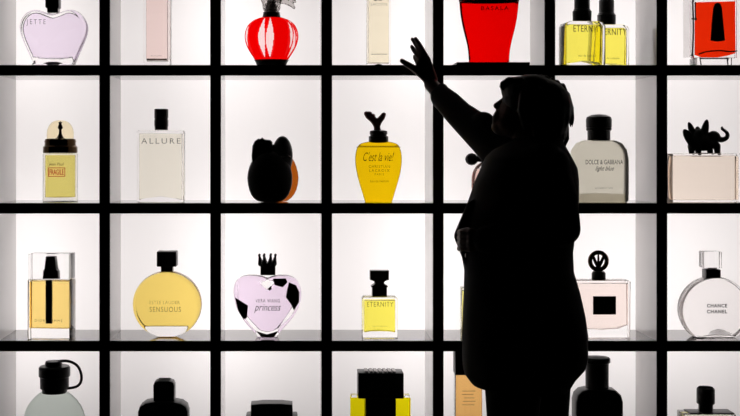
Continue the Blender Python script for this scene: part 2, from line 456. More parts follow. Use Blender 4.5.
b.box('stopper', 706, -30, 724, -8.2, 0.04, M['black'], 0.004, 0.012)
b.text('RED', 711, 43.5, 721, 45.5, -0.0075, ink('dark_red_ink', (0.1, 0, 0), 0.4)) if False else None

# ================================================================== ROW 2
b = Bottle(60.3, 2, 0.10, 'frosted yellow cylindrical bottle with snow-globe dome cap and small figurine')
fr = frosted('frosted_pale', (0.97, 0.96, 0.93), 0.25, 0.12)
b.lathe('glass_body', [(16.6, 205), (17.2, 203), (17.2, 154), (16, 152.6)], fr)
b.lathe('liquid', [(14, 197), (14, 155)], liquid('straw_liquid', (0.95, 0.90, 0.50)))
b.lathe('collar', [(17, 153), (17.2, 151.5), (17, 147), (15.6, 145.5), (15.4, 143), (15.8, 141.5), (14.8, 139), (12.5, 138.6)], M['bronze'])
dome = [(13.2, 138.8), (13.3, 133), (12.2, 128), (9.5, 123.5), (5.5, 121), (0, 120.2)]
b.lathe('dome', smooth_pts(dome, 3, False), glass('dome_glass', (0.97, 0.91, 0.76), 1.12), seg=48)
b.lathe('figurine', [(4.5, 138.4), (3, 137.5), (1.4, 134), (1.1, 130), (2.4, 128.5), (1.9, 126.5), (1.2, 125), (1.8, 123.6), (0, 122.6)], M['brownblack'], seg=16)
b.text('Jean Paul', 52, 162.6, 67, 166.2, -0.0645, M['ink'], 0.3)
fc = stain('orange_stamp', (0.80, 0.16, 0.03))
b.text('FRAGILE', 53, 169, 67, 174.5, -0.0650, fc, 0, 1.0, thick=0.02)
bm = bmesh.new()
for (a0, c0, a1, c1) in ((52, 167.3, 68, 168), (52, 175.6, 68, 176.3), (51.5, 167.3, 52.3, 176.3), (67.7, 167.3, 68.4, 176.3)):
    bm_box(bm, b.x(a0), b.x(a1), -0.0652, -0.0644, b.z(c1), b.z(c0))
link('stamp_border', bm, fc, b.r, False)

b = Bottle(161.3, 2, 0.10, 'large clear rectangular bottle with brown cap and very pale liquid, second cell from left')
b.prism('glass_body', [(139, 205), (138.2, 201), (138, 132), (139, 130.5), (183.5, 130.5), (184.6, 132), (184.4, 201), (183.6, 205)], 0.075, M['glass'], 0.003)
b.prism('liquid', [(140.4, 199.5), (140.4, 134), (182.2, 134), (182.2, 199.5), (175, 197), (161, 195.8), (147, 197)], 0.06, liquid('pale_liquid', (0.985, 0.972, 0.915)), 0.002)
b.lathe('cap', [(6.6, 130), (6.6, 127), (7, 126), (7, 120), (6.6, 119.3), (6.6, 118.6), (7, 118), (7, 109.6), (6.6, 109), (0, 109)], M['brownblack'])
b.text('ALLURE', 142.5, 138.3, 181.5, 143.8, -0.0378, ink('brown_ink', (0.16, 0.08, 0.05), 0.5), 0, 1.35)

b = Bottle(273, 2, 0.11, 'round black bottle with amber glass edge and two lobed black caps')
b.lathe('glass_body', [(0, 203.5), (8, 203), (16, 198.5), (21.5, 190), (23.5, 178), (21.5, 167), (17, 158), (9, 152), (0, 150)], glass('amber_glass', (0.63, 0.31, 0.09), 1.08), cx=275, ys=0.55, yc=0.03, sm=2)
b.lathe('front_disc', [(0, 203), (8, 202.6), (16, 198), (20.5, 190), (22.5, 178), (20.5, 167), (16, 158.5), (9, 153), (0, 151)], M['black'], cx=270, ys=0.5, yc=-0.025, sm=2)
b.prism('cap', [(252.3, 172), (252, 155), (252.6, 146), (255, 141), (258.5, 138.6), (262, 139.8), (266, 139.5), (270.5, 140), (272.5, 142), (272.8, 172)], 0.08, M['black'], 0.008, 0, 0)
bm = bmesh.new(); bm_ell(bm, (b.x(282.4), -0.01, b.z(156)), (10.4*b.k, 0.035, 20*b.k), seg=32, rings=20)
link('cap', bm, M['black'], b.r)
b.box('cap_bridge', 265, 144.5, 281, 165, 0.05, M['black'], 0.004)
bm = bmesh.new(); bm_tube(bm, smooth_pts([loc2 for loc2 in [(b.x(281.5), -.068, b.z(157)), (b.x(285), -.066, b.z(155.5)), (b.x(289), -.06, b.z(156)), (b.x(291), -.05, b.z(158))]], 3, False), 0.003, 8)
link('metal_clip', bm, M['metal'], b.r)

b = Bottle(378.5, 2, 0.10, 'golden yellow amphora-shaped bottle with dark red coral stopper')
pr = [(13, 205), (13.8, 201), (16.5, 192), (19.5, 182), (22, 172), (23.2, 163), (23.1, 155), (21.5, 148), (18.5, 144), (13, 142.2), (9, 141.6)]
b.lathe('glass_body', pr, glass('golden_glass', (0.925, 0.74, 0.05), 1.12), ys=0.55, sm=3, seg=48)
b.lathe('shoulder_ring', [(22.0, 147.3), (22.3, 147.3), (22.3, 146.8), (21.8, 146.8)], M['bronze'], ys=0.55)
b.lathe('collar', [(8.5, 143), (9.8, 141), (9.8, 136.5), (8.2, 135.8), (8.2, 134.6), (8.9, 134), (8.6, 131), (5, 130)], M['black'])
bm = bmesh.new()
def L(px, py, y=0): return (b.x(px), y, b.z(py))
bm_chain(bm, [L(377.5, 131), L(377, 127), L(376, 123), L(372.5, 119), L(368.5, 116.2), L(366.2, 113.6)], [0.014, 0.012, 0.014, 0.013, 0.012, 0.009])
bm_chain(bm, [L(377, 126), L(379, 121), L(382, 117.5), L(383.7, 114.6)], [0.012, 0.012, 0.011, 0.009])
bm_chain(bm, [L(371.5, 118.6), L(373.5, 115.5)], [0.01, 0.007])
bm_ell(bm, L(369, 112.9), (0.011, 0.012, 0.006))
fused('stopper', bm, M['maroon'], b.r, 0.003, 2)
b.text("C'est la vie!", 362.5, 152, 393, 161, -0.0478, ink('bronze_ink', (0.12, 0.08, 0.0), 0.6), 0.45)
b.text('CHRISTIAN', 368, 165, 389, 167.6, -0.0482, M['inksoft'], 0, 1.2)
b.text('LACROIX', 368.5, 169, 388.5, 171.6, -0.0482, M['inksoft'], 0, 1.4)
b.text('PARIS', 374, 173, 383, 175, -0.0475, M['inksoft'], 0, 1.4)
b.text('EAU DE PARFUM', 369.5, 180, 387.5, 182, -0.0465, M['inksoft'], 0, 1.1)

b = Bottle(492, 2, 0.11, 'pale pink rounded glass bottle with black knob, its edge showing behind the raised arm')
b.lathe('glass_body', [(12, 205), (16, 202), (19.5, 195), (20.6, 184), (19.5, 173), (15, 165), (8, 161), (5, 160)], M['glass'], ys=0.6, sm=3)
b.lathe('liquid', [(12, 199), (17, 193), (18.2, 184), (17, 175), (14, 170)], liquid('rose_liquid', (0.97, 0.84, 0.80)), ys=0.55, sm=2)
bm = bmesh.new(); bm_chain(bm, [(b.x(492), 0, b.z(163)), (b.x(484), 0, b.z(159)), (b.x(474), 0, b.z(158.6))], [0.016, 0.012, 0.011])
link('neck', bm, M['black'], b.r)
bm = bmesh.new(); bm_ell(bm, (b.x(471.8), 0, b.z(159.2)), (6.6*b.k, 5*b.k, 6.2*b.k), seg=8, rings=6)
link('knob', bm, M['black'], b.r, False)

b = Bottle(598.8, 2, 0.10, 'big frosted cream bottle with rounded shoulders and domed black cap')
fro = frosted('frosted_cream', (0.885, 0.87, 0.80), 0.35, 0.22)
p = [(573.5, 205), (571.8, 200), (571.6, 160), (573.5, 150), (578, 143.5), (585, 140.4), (599, 140), (612.6, 140.4), (619.6, 143.5), (624.2, 150), (626, 160), (625.8, 200), (624, 205)]
b.prism('glass_body', p, 0.085, fro, 0.0035, seg=2)
b.prism('base_block', [(574, 205.5), (574, 194), (599, 193.2), (623.6, 194), (623.6, 205.5)], 0.05, glass('base_glass', (0.80, 0.78, 0.73), 1.2), 0.002)
b.lathe('neck', [(11, 141), (11.2, 139.5), (11.2, 131), (12.4, 130.2), (12.5, 128.4), (11.6, 127.6)], M['black'])
b.lathe('cap', [(11.5, 128), (12.6, 127.6), (12.7, 119.5), (11.8, 117), (7, 114.8), (0, 114.2)], M['black'])
b.text('DOLCE & GABBANA', 583, 159.7, 620, 164.2, -0.0428, M['ink'], 0, 1.05, thick=0.005)
b.text('light blue', 592.5, 166, 611, 171.8, -0.0428, M['ink'], 0.5)
b.text('eau de toilette pour homme', 592, 187, 610, 188.6, -0.0428, M['inksoft'])

b = Bottle(702.2, 2, 0.11, 'wide clear box-shaped bottle of pale peach liquid with black elephant on top')
b.box('glass_body', 668, 153.5, 736.6, 205, 0.12, M['glass'], 0.003)
b.box('liquid', 670.5, 156.5, 733.5, 199, 0.10, liquid('peach_liquid', (0.992, 0.94, 0.885)), 0.004)
bm = bmesh.new()
def E(px, py, rx, ry, rz, y=0, rot=None): bm_ell(bm, (b.x(px), y, b.z(py)), (rx*b.k, ry*b.k, rz*b.k), rot)
E(703.5, 143, 12.5, 6.5, 8); E(713.5, 137.6, 7, 5.5, 6.8); E(699, 137, 6, 5, 8)
bm_chain(bm, [(b.x(q[0]), 0, b.z(q[1])) for q in smooth_pts([(715, 137.5), (720, 139.6), (724.5, 139.2), (727.4, 136.6), (727, 133), (724.6, 130.6), (722.3, 129.2), (722, 127.6)], 2, False)],
         [0.016, 0.014, 0.011, 0.010, 0.009, 0.0085, 0.008, 0.0075, 0.007, 0.0065, 0.006, 0.006, 0.0055, 0.005, 0.005], 10)
for px, yy in ((716.4, -0.012), (711.5, 0.014), (697.5, -0.012), (693, 0.014)):
    bm_cone(bm, (b.x(px-0.6), yy, b.z(146)), 0.0135, (b.x(px), yy, b.z(153.2)), 0.0105, 12)
def leaf(x0, y0, x1, y1, w, yy=0):
    a = math.atan2(-(y1-y0), (x1-x0)); ln = math.hypot(x1-x0, y1-y0)/2
    r = Matrix.Rotation(-a, 3, 'Y')
    bm_ell(bm, (b.x((x0+x1)/2), yy, b.z((y0+y1)/2)), (ln*b.k, 0.008, w*b.k), r)
leaf(697.5, 151.5, 682.5, 129, 4.8, -0.01); leaf(700, 150, 688.8, 121.6, 3.7, 0.005); leaf(700, 150, 706.8, 119, 4.2, -0.005)
leaf(700, 145, 698.5, 126, 4.2, 0.012)
for zc in b.r.children: pass
fused('elephant_stopper', bm, M['softblack'], b.r, 0.0028, 1)
b.box('stopper_base', 693, 152.8, 719, 154.2, 0.05, M['black'], 0.001)

# ================================================================== ROW 3
b = Bottle(52, 3, 0.075, 'rectangular amber bottle under a clear block cap with black central tube', rz=math.radians(-6))
b.box('cap_cover', 31, 253, 72.5, 278.6, 0.085, M['acrylic'], 0.002)
b.box('glass_body', 30.5, 279, 73, 345, 0.085, M['glass'], 0.003)
b.box('liquid', 32, 281, 71.4, 327, 0.07, liquid('amber_liquid', (0.985, 0.85, 0.49)), 0.003)
b.prism('sprayer', [(47.6, 256.5), (56.6, 256.5), (58, 267.5), (57.2, 268.5), (59.6, 270), (60, 277.8), (44.6, 277.8), (45, 270), (47, 268.5), (46.4, 267.5)], 0.035, M['black'], 0.002)
b.box('tube', 49, 279.4, 55.4, 322, 0.014, M['black'], 0.001, -0.0365)
b.text('DIOR HOMME', 38, 317.8, 66, 320.2, -0.0428, M['inksoft'], 0, 1.4)

b = Bottle(167.4, 3, 0.10, 'flattened round bottle of golden liquid with black square cap')
circ = lambda cx, cy, rx, rz, n=40: [(cx + rx*math.cos(2*PI*i/n), cy + rz*math.sin(2*PI*i/n)) for i in range(n)]
cc = [(x, min(y, 336.6)) for x, y in circ(167.4, 304, 34.6, 33.4, 56)]
b.puff('glass_body', cc, 0.09, M['glass'], 0, 0.86, c=(167.4, 304))
lq = [(x, y) for x, y in circ(167.4, 303.5, 31.8, 31, 64) if y < 325.5]
b.puff('liquid', lq, 0.066, liquid('honey_liquid', (0.995, 0.87, 0.44)), 0, 0.90, c=(167.4, 303))
b.box('cap', 157.6, 251, 177.2, 266, 0.065, M['black'], 0.003)
b.box('collar', 161.4, 265.8, 173.2, 271.5, 0.04, M['brownblack'], 0.002)
b.text('ESTEE LAUDER', 151, 299.3, 181, 302.6, -0.0458, M['inkfaint'], 0, 1.1)
b.text('SENSUOUS', 151, 305.3, 182, 310.3, -0.0458, ink('gold_ink', (0.35, 0.2, 0.02), 0.45), 0, 1.2)

b = Bottle(267.4, 3, 0.095, 'lilac heart-shaped bottle with dark patches in the glass and a black crown cap')
hp = [(260, 338.5), (254, 332), (245, 322), (237.5, 310), (234, 298), (233.7, 287), (237, 279.5), (244, 275.4), (254, 274.6), (262, 275.6), (267.5, 277.4),
      (273, 275.6), (281, 274.6), (290.5, 275.6), (297.5, 280.4), (301.2, 290), (300.8, 300), (297, 311), (290, 321), (281, 331), (275, 338.5)]
b.puff('glass_body', hp, 0.09, M['glass'], 3, 0.78, c=(267.4, 304))
hq = [(262, 330), (256, 325), (248, 316), (242, 306), (239.5, 297), (240, 288), (243.5, 282), (250, 279.2), (258, 280), (267.5, 289), (277, 280),
      (285, 279.5), (291, 283), (295, 290), (294.5, 299), (291, 308), (285, 317), (279, 325), (273, 330)]
b.puff('liquid', hq, 0.062, liquid('violet_liquid', (0.93, 0.86, 0.945)), 3, 0.92, c=(267.4, 305))
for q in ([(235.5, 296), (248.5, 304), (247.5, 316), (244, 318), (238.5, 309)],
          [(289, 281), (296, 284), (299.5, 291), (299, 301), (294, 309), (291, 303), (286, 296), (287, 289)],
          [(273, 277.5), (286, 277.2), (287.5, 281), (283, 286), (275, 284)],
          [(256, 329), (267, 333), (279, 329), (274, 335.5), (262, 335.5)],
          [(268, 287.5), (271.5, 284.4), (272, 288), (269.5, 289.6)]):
    b.prism('dark_patch', q, 0.004, M['brownblack'], 0.001, -0.0425)  # dark plates standing in for reflections and inner labels in the glass
b.box('collar', 260.6, 262.5, 275.4, 274.6, 0.05, M['black'], 0.003)
bm = bmesh.new()
for k in range(8):
    a = 2*PI*(k+0.5)/8; rr = 0.0265
    bm_cone(bm, (rr*math.cos(a), rr*math.sin(a), b.z(263.5)), 0.0105, (1.2*rr*math.cos(a), 1.2*rr*math.sin(a), b.z(256.2)), 0.0035, 8)
    bm_ell(bm, (1.2*rr*math.cos(a), 1.2*rr*math.sin(a), b.z(255.2)), (0.0052,)*3, seg=8, rings=6)
fused('crown', bm, M['softblack'], b.r, 0.002, 1)
b.text('VERA WANG', 256, 297.5, 280, 301, -0.0458, M['ink'], 0, 1.2)
b.text('princess', 254.5, 302.5, 281, 311.5, -0.0458, M['ink'], 0.4)

b = Bottle(379.3, 3, 0.09, 'small square yellow bottle with a black T-shaped stopper on the third shelf')
b.prism('glass_body', [(362, 345), (361.7, 298), (363.5, 296), (395, 296), (397, 298), (396.8, 345)], 0.075, M['glass'], 0.004)
b.prism('liquid', [(364.4, 331), (364.4, 300), (394.4, 300), (394.4, 331), (387, 330), (379.3, 329), (371, 330)], 0.055, M['lemon'], 0.003)
b.box('collar', 372, 286.5, 386.5, 295.8, 0.05, M['black'], 0.002)
b.prism('stopper', [(371, 286.8), (371, 285.4), (374, 284.5), (375.4, 282.5), (374, 280.4), (369.8, 279.4), (369.8, 270.2), (388.6, 270.2), (388.6, 279.4), (384.4, 280.4), (383, 282.5), (384.4, 284.5), (387.4, 285.4), (387.4, 286.8)], 0.04, M['brownblack'], 0.0015)
b.text('ETERNITY', 366.5, 300.6, 392.5, 305.4, -0.0378, M['inksoft'], 0, 1.15)
b.text('eau de parfum', 372, 324, 386.5, 325.6, -0.0378, M['inkfaint'])

b = Bottle(485, 3, 0.09, 'narrow strip of a yellow glass bottle showing beside the coat on the third shelf')
b.box('glass_body', 461, 287, 509, 345, 0.07, M['glass'], 0.004)
b.box('liquid', 462.6, 291, 507, 333, 0.055, liquid('yellow_liquid', (0.965, 0.93, 0.50)), 0.002)
b.lathe('cap', [(8, 287), (8, 270), (0, 269)], M['black'])

b = Bottle(598.6, 3, 0.09, 'pale pink square bottle with black label plate and ring-shaped stopper')
b.prism('glass_body', [(569.5, 345), (569.2, 281), (571, 279.6), (626.5, 279.6), (628, 281), (627.6, 345)], 0.075, M['glass'], 0.003)
b.prism('liquid', [(571.4, 325), (571.4, 283), (625.8, 283), (625.8, 323.5), (616, 327.4), (600, 328.4), (584, 327.6)], 0.06, liquid('blush_liquid', (0.985, 0.925, 0.90)), 0.002)
b.box('label_plate', 590.5, 295, 613.3, 313.2, 0.002, M['brownblack'], 0.0005, -0.0386)
b.lathe('collar', [(6.8, 279.8), (7, 278.6), (6.8, 273), (5.4, 271.2)], M['black'])
bm = bmesh.new()
ring = [(b.x(598.4) + 8.3*b.k*math.cos(2*PI*i/36), 0, b.z(261) + 8.6*b.k*math.sin(2*PI*i/36)) for i in range(37)]
bm_tube(bm, ring, 0.0082, 12)
for q in ([(592.6, 255), (595.5, 262), (598.4, 269)], [(604.2, 255), (601.3, 262), (598.4, 269)], [(598.4, 269), (598.4, 258), (598.4, 253)]):
    bm_tube(bm, [(b.x(a), 0, b.z(d)) for a, d in q], [0.005, 0.0065, 0.004] if q[0][0] != 598.4 else [0.006, 0.004, 0.003], 10)
link('ring_stopper', bm, M['bronze'], b.r)

b = Bottle(712, 3, 0.10, 'clear colourless round flat bottle with transparent block stopper and black collar')
cc = [(x, min(y, 338)) for x, y in circ(713.4, 309.5, 34.6, 33.4, 60)]
b.puff('glass_body', cc, 0.075, M['glass'], 0, 0.94, c=(713.4, 309))
lq = circ(713.4, 309, 31.8, 30.2, 60)
b.puff('liquid', lq, 0.056, liquid('clear_liquid', (0.998, 0.99, 0.988), 0.985), 0, 0.95, c=(713.4, 309))
b.prism('foot', [(699, 345), (703, 336.5), (724, 336.5), (729, 345)], 0.05, M['metal'], 0.002)
b.box('collar', 704, 269, 718.6, 278, 0.05, M['black'], 0.002)
b.box('stopper', 701.2, 251, 719.4, 267.6, 0.06, M['glass'], 0.004)
b.box('stopper_stem', 707, 266.8, 715.6, 269.2, 0.03, M['metal'], 0.001)
b.text('CHANCE', 703.5, 302.6, 723.5, 306.2, -0.0383, M['inkblack'], 0, 1.15, thick=0.03)
b.text('CHANEL', 703.5, 308.4, 723.5, 312, -0.0383, M['inkblack'], 0, 1.15, thick=0.03)

# ================================================================== ROW 4
b = Bottle(54.5, 4, 0.12, 'pale green frosted canteen-shaped bottle with black screw cap and strap')
b.lathe('glass_body', [(24, 476), (29, 474), (32, 462), (32.5, 440), (31.5, 424), (29, 411), (24, 402), (18, 395.5), (14, 392.5), (12, 391)], frosted('frosted_green', (0.85, 0.895, 0.865), 0.3, 0.2), ys=0.5, sm=3)
b.lathe('cap', [(12.3, 392.5), (12.3, 388.4), (14.2, 388), (14.4, 377), (15.6, 376), (15.6, 367.5), (14.4, 366), (0, 365.6)], M['black'])
b.lathe('cap_knob', [(8, 366), (8.6, 363.5), (7.6, 361), (0, 360.6)], M['black'], cx=53.5)
bm = bmesh.new()
bm_tube(bm, [(x, 0, z) for x, z in b.P(smooth_pts([(54, 362.6), (62, 361), (70, 361.6), (77.5, 366), (81.2, 374), (80.8, 382), (76, 386.8), (67, 388.4)], 4, False))], 0.0052, 10)
link('strap', bm, M['black'], b.r)

b = Bottle(164, 4, 0.12, 'black round-shouldered bottle with short black cap, left of centre on the lowest shelf')
b.prism('glass_body', [(141, 480), (139.2, 474), (139.2, 410), (141, 404.5), (146, 401), (153, 399.6), (175, 399.6), (182, 401), (187, 404.5), (188.8, 410), (188.8, 474), (187, 480)], 0.09, M['black'], 0.008)
b.prism('cap', [(154.2, 400.4), (154, 384), (155.4, 380.6), (159, 379.4), (169.6, 379.4), (173.4, 380.6), (175, 384), (174.8, 400.4)], 0.06, M['black'], 0.004)
b.box('cap_top', 158.6, 378.7, 170, 379.6, 0.04, frosted('cap_gloss', (0.6, 0.58, 0.57), 0.3, 0.3), 0.0005)

b = Bottle(271.8, 4, 0.12, 'dark square bottle with broad flat black cap, only its top in view')
b.box('glass_body', 246, 414, 297.5, 480, 0.10, M['black'], 0.006)
b.prism('cap', [(251, 414.2), (251.2, 402.8), (262, 401.8), (282, 401.8), (292.4, 402.8), (292.8, 414.2)], 0.075, M['black'], 0.003)

b = Bottle(380.3, 4, 0.11, 'bright yellow bottle with a wide ridged black cap running down its middle')
b.box('glass_body', 350.6, 396.4, 409.8, 480, 0.07, glass('acid_yellow_glass', (0.93, 0.87, 0.06), 1.03), 0.002)
b.box('front_plate', 365, 396.4, 395, 480, 0.09, M['black'], 0.002)
b.box('cap', 357.6, 371, 402.6, 396.2, 0.095, M['black'], 0.002)
bm = bmesh.new()
for i in range(7):
    bm_box(bm, b.x(364.5 + i*4.6), b.x(367.6 + i*4.6), -0.04, 0.04, b.z(371.2), b.z(369.9), 0.0008)
link('cap_ridge', bm, M['metal'], b.r)
for a in (351, 403.6):
    b.box('glass_shoulder', a, 394.6, a + 5.8, 396.3, 0.05, M['acrylic'], 0.001)

b = Bottle(468, 4, 0.10, 'tall slim peach-orange bottle with black cap, half hidden behind the coat hem')
b.box('glass_body', 454.8, 373.5, 481.2, 480, 0.065, M['glass'], 0.002)
b.box('liquid', 455.4, 374.6, 480.6, 473, 0.055, liquid('peach_orange_liquid', (0.995, 0.76, 0.44), 0.985), 0.002)
b.box('cap', 454.2, 349.5, 481.4, 373.2, 0.07, M['black'], 0.002)
b.box('cap_seam', 456, 373.0, 479.6, 373.7, 0.05, M['black'], 0)
bm = bmesh.new()
for i, (a, c) in enumerate(((461, 474), (461, 472), (463, 473), (462, 474), (461, 473))):
    yy = 389 + i*3.4
    bm_box(bm, b.x(a), b.x(c), -0.0336, -0.0328, b.z(yy + .7), b.z(yy))
link('printed_lines', bm, M['inkfaint'], b.r, False)

b = Bottle(597, 4, 0.11, 'tall black bottle with long cylindrical black cap beside the dark trousers')
b.prism('glass_body', [(575.4, 480), (573.8, 474), (573.8, 400), (575.4, 393.5), (580, 389), (586, 387.6), (608, 387.6), (614, 389), (618.6, 393.5), (620.4, 400), (620.4, 474), (618.6, 480)], 0.09, M['black'], 0.01, seg=3)
b.lathe('cap', [(11.4, 388), (11.4, 363), (13, 362), (13, 358.6), (12, 357.2), (6, 356.3), (0, 356)], M['black'])

b = Bottle(705.6, 4, 0.11, 'clear bottle of pale yellow liquid with black cap in the bottom right corner')
b.box('glass_body', 680.5, 412, 731.8, 480, 0.09, M['glass'], 0.003)
b.box('liquid', 683.5, 416.5, 728.8, 470, 0.07, liquid('pale_yellow_liquid', (0.955, 0.95, 0.80)), 0.002)
b.box('shoulder_plate', 687, 411, 731, 412.2, 0.075, M['black'], 0.0005)
b.lathe('collar', [(7, 411.4), (7, 403)], M['black'])
b.lathe('cap', [(8.6, 403.4), (8.8, 402.6), (8.8, 389.2), (8.2, 388), (0, 388)], M['black'])
b.lathe('cap_top', [(7.6, 388), (7, 386.9), (0, 386.6)], frosted('cap_top_clear', (0.8, 0.8, 0.8), 0.2, 0.2))

# ================================================================== PERSON
PY = -0.55
pr = root('person', (W(530, 151, PY).x, PY, 0.0), 'person in dark coat and trousers seen in silhouette, raising one arm towards the shelves', 'person')
base = Vector(pr.location)
def Q(px, py, y): return W(px, py, y) - base
skin = princ('skin', (0.20, 0.115, 0.09), 0.5)
coatm = princ('dark_wool', (0.012, 0.011, 0.012), 0.85, noise=0.4, scale=120)
trm = princ('dark_trousers', (0.012, 0.012, 0.014), 0.85, noise=0.3, scale=150)
hairm = princ('dark_hair', (0.012, 0.008, 0.006), 0.55)
shoem = princ('dark_leather', (0.012, 0.01, 0.01), 0.4)

# --- body: one continuous skin
bm = bmesh.new()
hy = -0.52
HC = Q(527, 112, hy)
fw = Vector((-math.cos(math.radians(14)), math.sin(math.radians(14)), 0))
tilt = math.radians(24)
F = (fw*math.cos(tilt) + Vector((0, 0, 1))*math.sin(tilt)).normalized()
SD = Vector((0, 0, 1)).cross(fw).normalized()
U = F.cross(SD).normalized()
if U.z < 0: U = -U
HR = Matrix((F, SD, U)).transposed()           # columns: forward, side, up
def hp_(f, s, u): return HC + F*f + SD*s + U*u
def he(f, s, u, rf, rs, ru): bm_ell(bm, hp_(f, s, u), (rf, rs, ru), HR)
he(-0.012, 0, 0.018, 0.088, 0.072, 0.088)      # skull
he(0.028, 0, -0.015, 0.058, 0.058, 0.082)      # face
he(0.057, 0, -0.080, 0.030, 0.030, 0.024)      # chin
he(0.030, 0, -0.060, 0.054, 0.050, 0.036)      # jaw
bm_cone(bm, hp_(0.080, 0, 0.014), 0.007, hp_(0.0965, 0, -0.020), 0.0105, 12)   # nose
he(0.090, 0.010, -0.024, 0.009, 0.006, 0.006); he(0.090, -0.010, -0.024, 0.009, 0.006, 0.006)
he(0.084, 0, -0.044, 0.010, 0.022, 0.0065); he(0.083, 0, -0.055, 0.010, 0.020, 0.0075); he(0.076, 0, -0.050, 0.018, 0.030, 0.032)  # lips
he(0.066, 0, 0.030, 0.018, 0.046, 0.010)       # brow
for s_ in (-1, 1):
    he(0.062, s_*0.030, 0.010, 0.013, 0.013, 0.011)
    he(-0.005, s_*0.073, -0.005, 0.016, 0.006, 0.028)
nb = Q(533, 150, -0.54)
bm_chain(bm, [hp_(-0.02, 0, -0.05), nb], [0.052, 0.056])
# torso core, arms, legs
chest, waist, hip = Q(528, 185, -0.55), Q(522, 250, -0.55), Q(526, 315, -0.55)
bm_chain(bm, [nb, chest, waist, hip], [0.06, 0.13, 0.11, 0.12], 20)
shR, shL = Q(507, 158, -0.43), Q(537, 166, -0.665)
bm_chain(bm, [chest + Vector((0, 0, .07)), shR], [0.07, 0.05]); bm_chain(bm, [chest + Vector((0, 0, .07)), shL], [0.07, 0.05])
elR, wrR = Q(459.5, 115, -0.27), Q(431, 84.5, -0.135)
bm_chain(bm, [shR, elR, wrR], [0.046, 0.034, 0.0245])
elL, wrL = Q(565, 230, -0.70), Q(482, 240, -0.70)
bm_chain(bm, [shL, elL, wrL], [0.046, 0.034, 0.0245])
hips = []
for s_, lx, yy in ((1, 511, -0.625), (-1, 541, -0.475)):
    h0 = Q(lx + 6, 325, yy); kn = Q(lx + 2, 440, yy); an = Q(lx + 6, 557, yy - 0.0)
    an.z = 0.085 - base.z
    bm_chain(bm, [h0, kn, an], [0.085, 0.055, 0.036], 18)
    bm_chain(bm, [an + Vector((0.01, 0, -0.04)), an + Vector((-0.14, 0.03, -0.055))], [0.034, 0.026])
    hips.append((h0, kn, an))
# raised hand
def QQ(l): return [Q(*q) for q in l]
palm = QQ([(429, 79, -0.128), (423, 67, -0.115)])
for a, r0, c, r1 in (((430, 82, -0.13), 0.021, (419, 64, -0.105), 0.0125), ((431, 81, -0.13), 0.021, (421, 60, -0.108), 0.0125),
                     ((431.5, 80, -0.13), 0.021, (424, 58, -0.112), 0.012), ((432, 80, -0.13), 0.021, (427, 58.5, -0.118), 0.0115)):
    bm_cone(bm, Q(*a), r0, Q(*c), r1, 14)
fr_ = [([(419, 64, -0.105), (416.6, 60.4, -0.080), (415.2, 58, -0.062), (414.6, 56.4, -0.050)], [0.0105, 0.0092, 0.0085, 0.007]),
       ([(421, 60, -0.108), (416.5, 53.5, -0.085), (413.6, 49.5, -0.068), (411.9, 46.6, -0.058)], [0.0108, 0.0094, 0.0086, 0.007]),
       ([(424, 58, -0.112), (418.8, 49, -0.095), (415, 42.8, -0.085), (412.3, 39, -0.080)], [0.0108, 0.0094, 0.0086, 0.007]),
       ([(427, 58.5, -0.118), (422.5, 49.8, -0.108), (418.6, 43, -0.102), (415.6, 38.4, -0.098)], [0.0102, 0.009, 0.008, 0.0066])]
for p, r in fr_: bm_chain(bm, QQ(p), r, 12)
bm_chain(bm, QQ([(426, 77, -0.12), (417, 70.5, -0.118), (409, 65.2, -0.12), (402, 60.9, -0.122)]), [0.019, 0.0135, 0.0108, 0.0088], 12)
# other hand, lightly closed on the coat front
h2 = [Q(482, 240, -0.70), Q(471, 240, -0.695)]
for k in range(4):
    dz = (1.5 - k)*0.017
    a = Q(471, 240, -0.695) + Vector((0, 0, dz)); c = Q(462, 240, -0.665) + Vector((0, 0, dz)); d = Q(459.5, 240.5, -0.635) + Vector((0, 0, dz)); e = Q(462, 241, -0.612) + Vector((0, 0, dz))
    bm_cone(bm, h2[0], 0.021, a, 0.0125, 12)
    bm_chain(bm, [a, c, d, e], [0.0105, 0.0095, 0.0088, 0.0075], 12)
bm_chain(bm, [h2[0] + Vector((0, 0, .01)), Q(474, 233, -0.69), Q(467, 230.5, -0.68), Q(462.5, 231, -0.665)], [0.017, 0.013, 0.0105, 0.009], 12)
fused('body', bm, skin, pr, 0.0035, 3)

eyem = princ('dark_eye', (0.03, 0.02, 0.015), 0.15)
for s_ in (-1, 1):
    bm = bmesh.new(); bm_ell(bm, hp_(0.0725, s_*0.030, 0.008), (0.0065, 0.011, 0.0055), HR); link('eye', bm, eyem, pr)
    bm = bmesh.new(); bm_chain(bm, [hp_(0.083, s_*0.014, 0.028), hp_(0.084, s_*0.030, 0.033), hp_(0.074, s_*0.044, 0.028)], [0.003, 0.0035, 0.0025], 8)
    link('eyebrow', bm, hairm, pr)
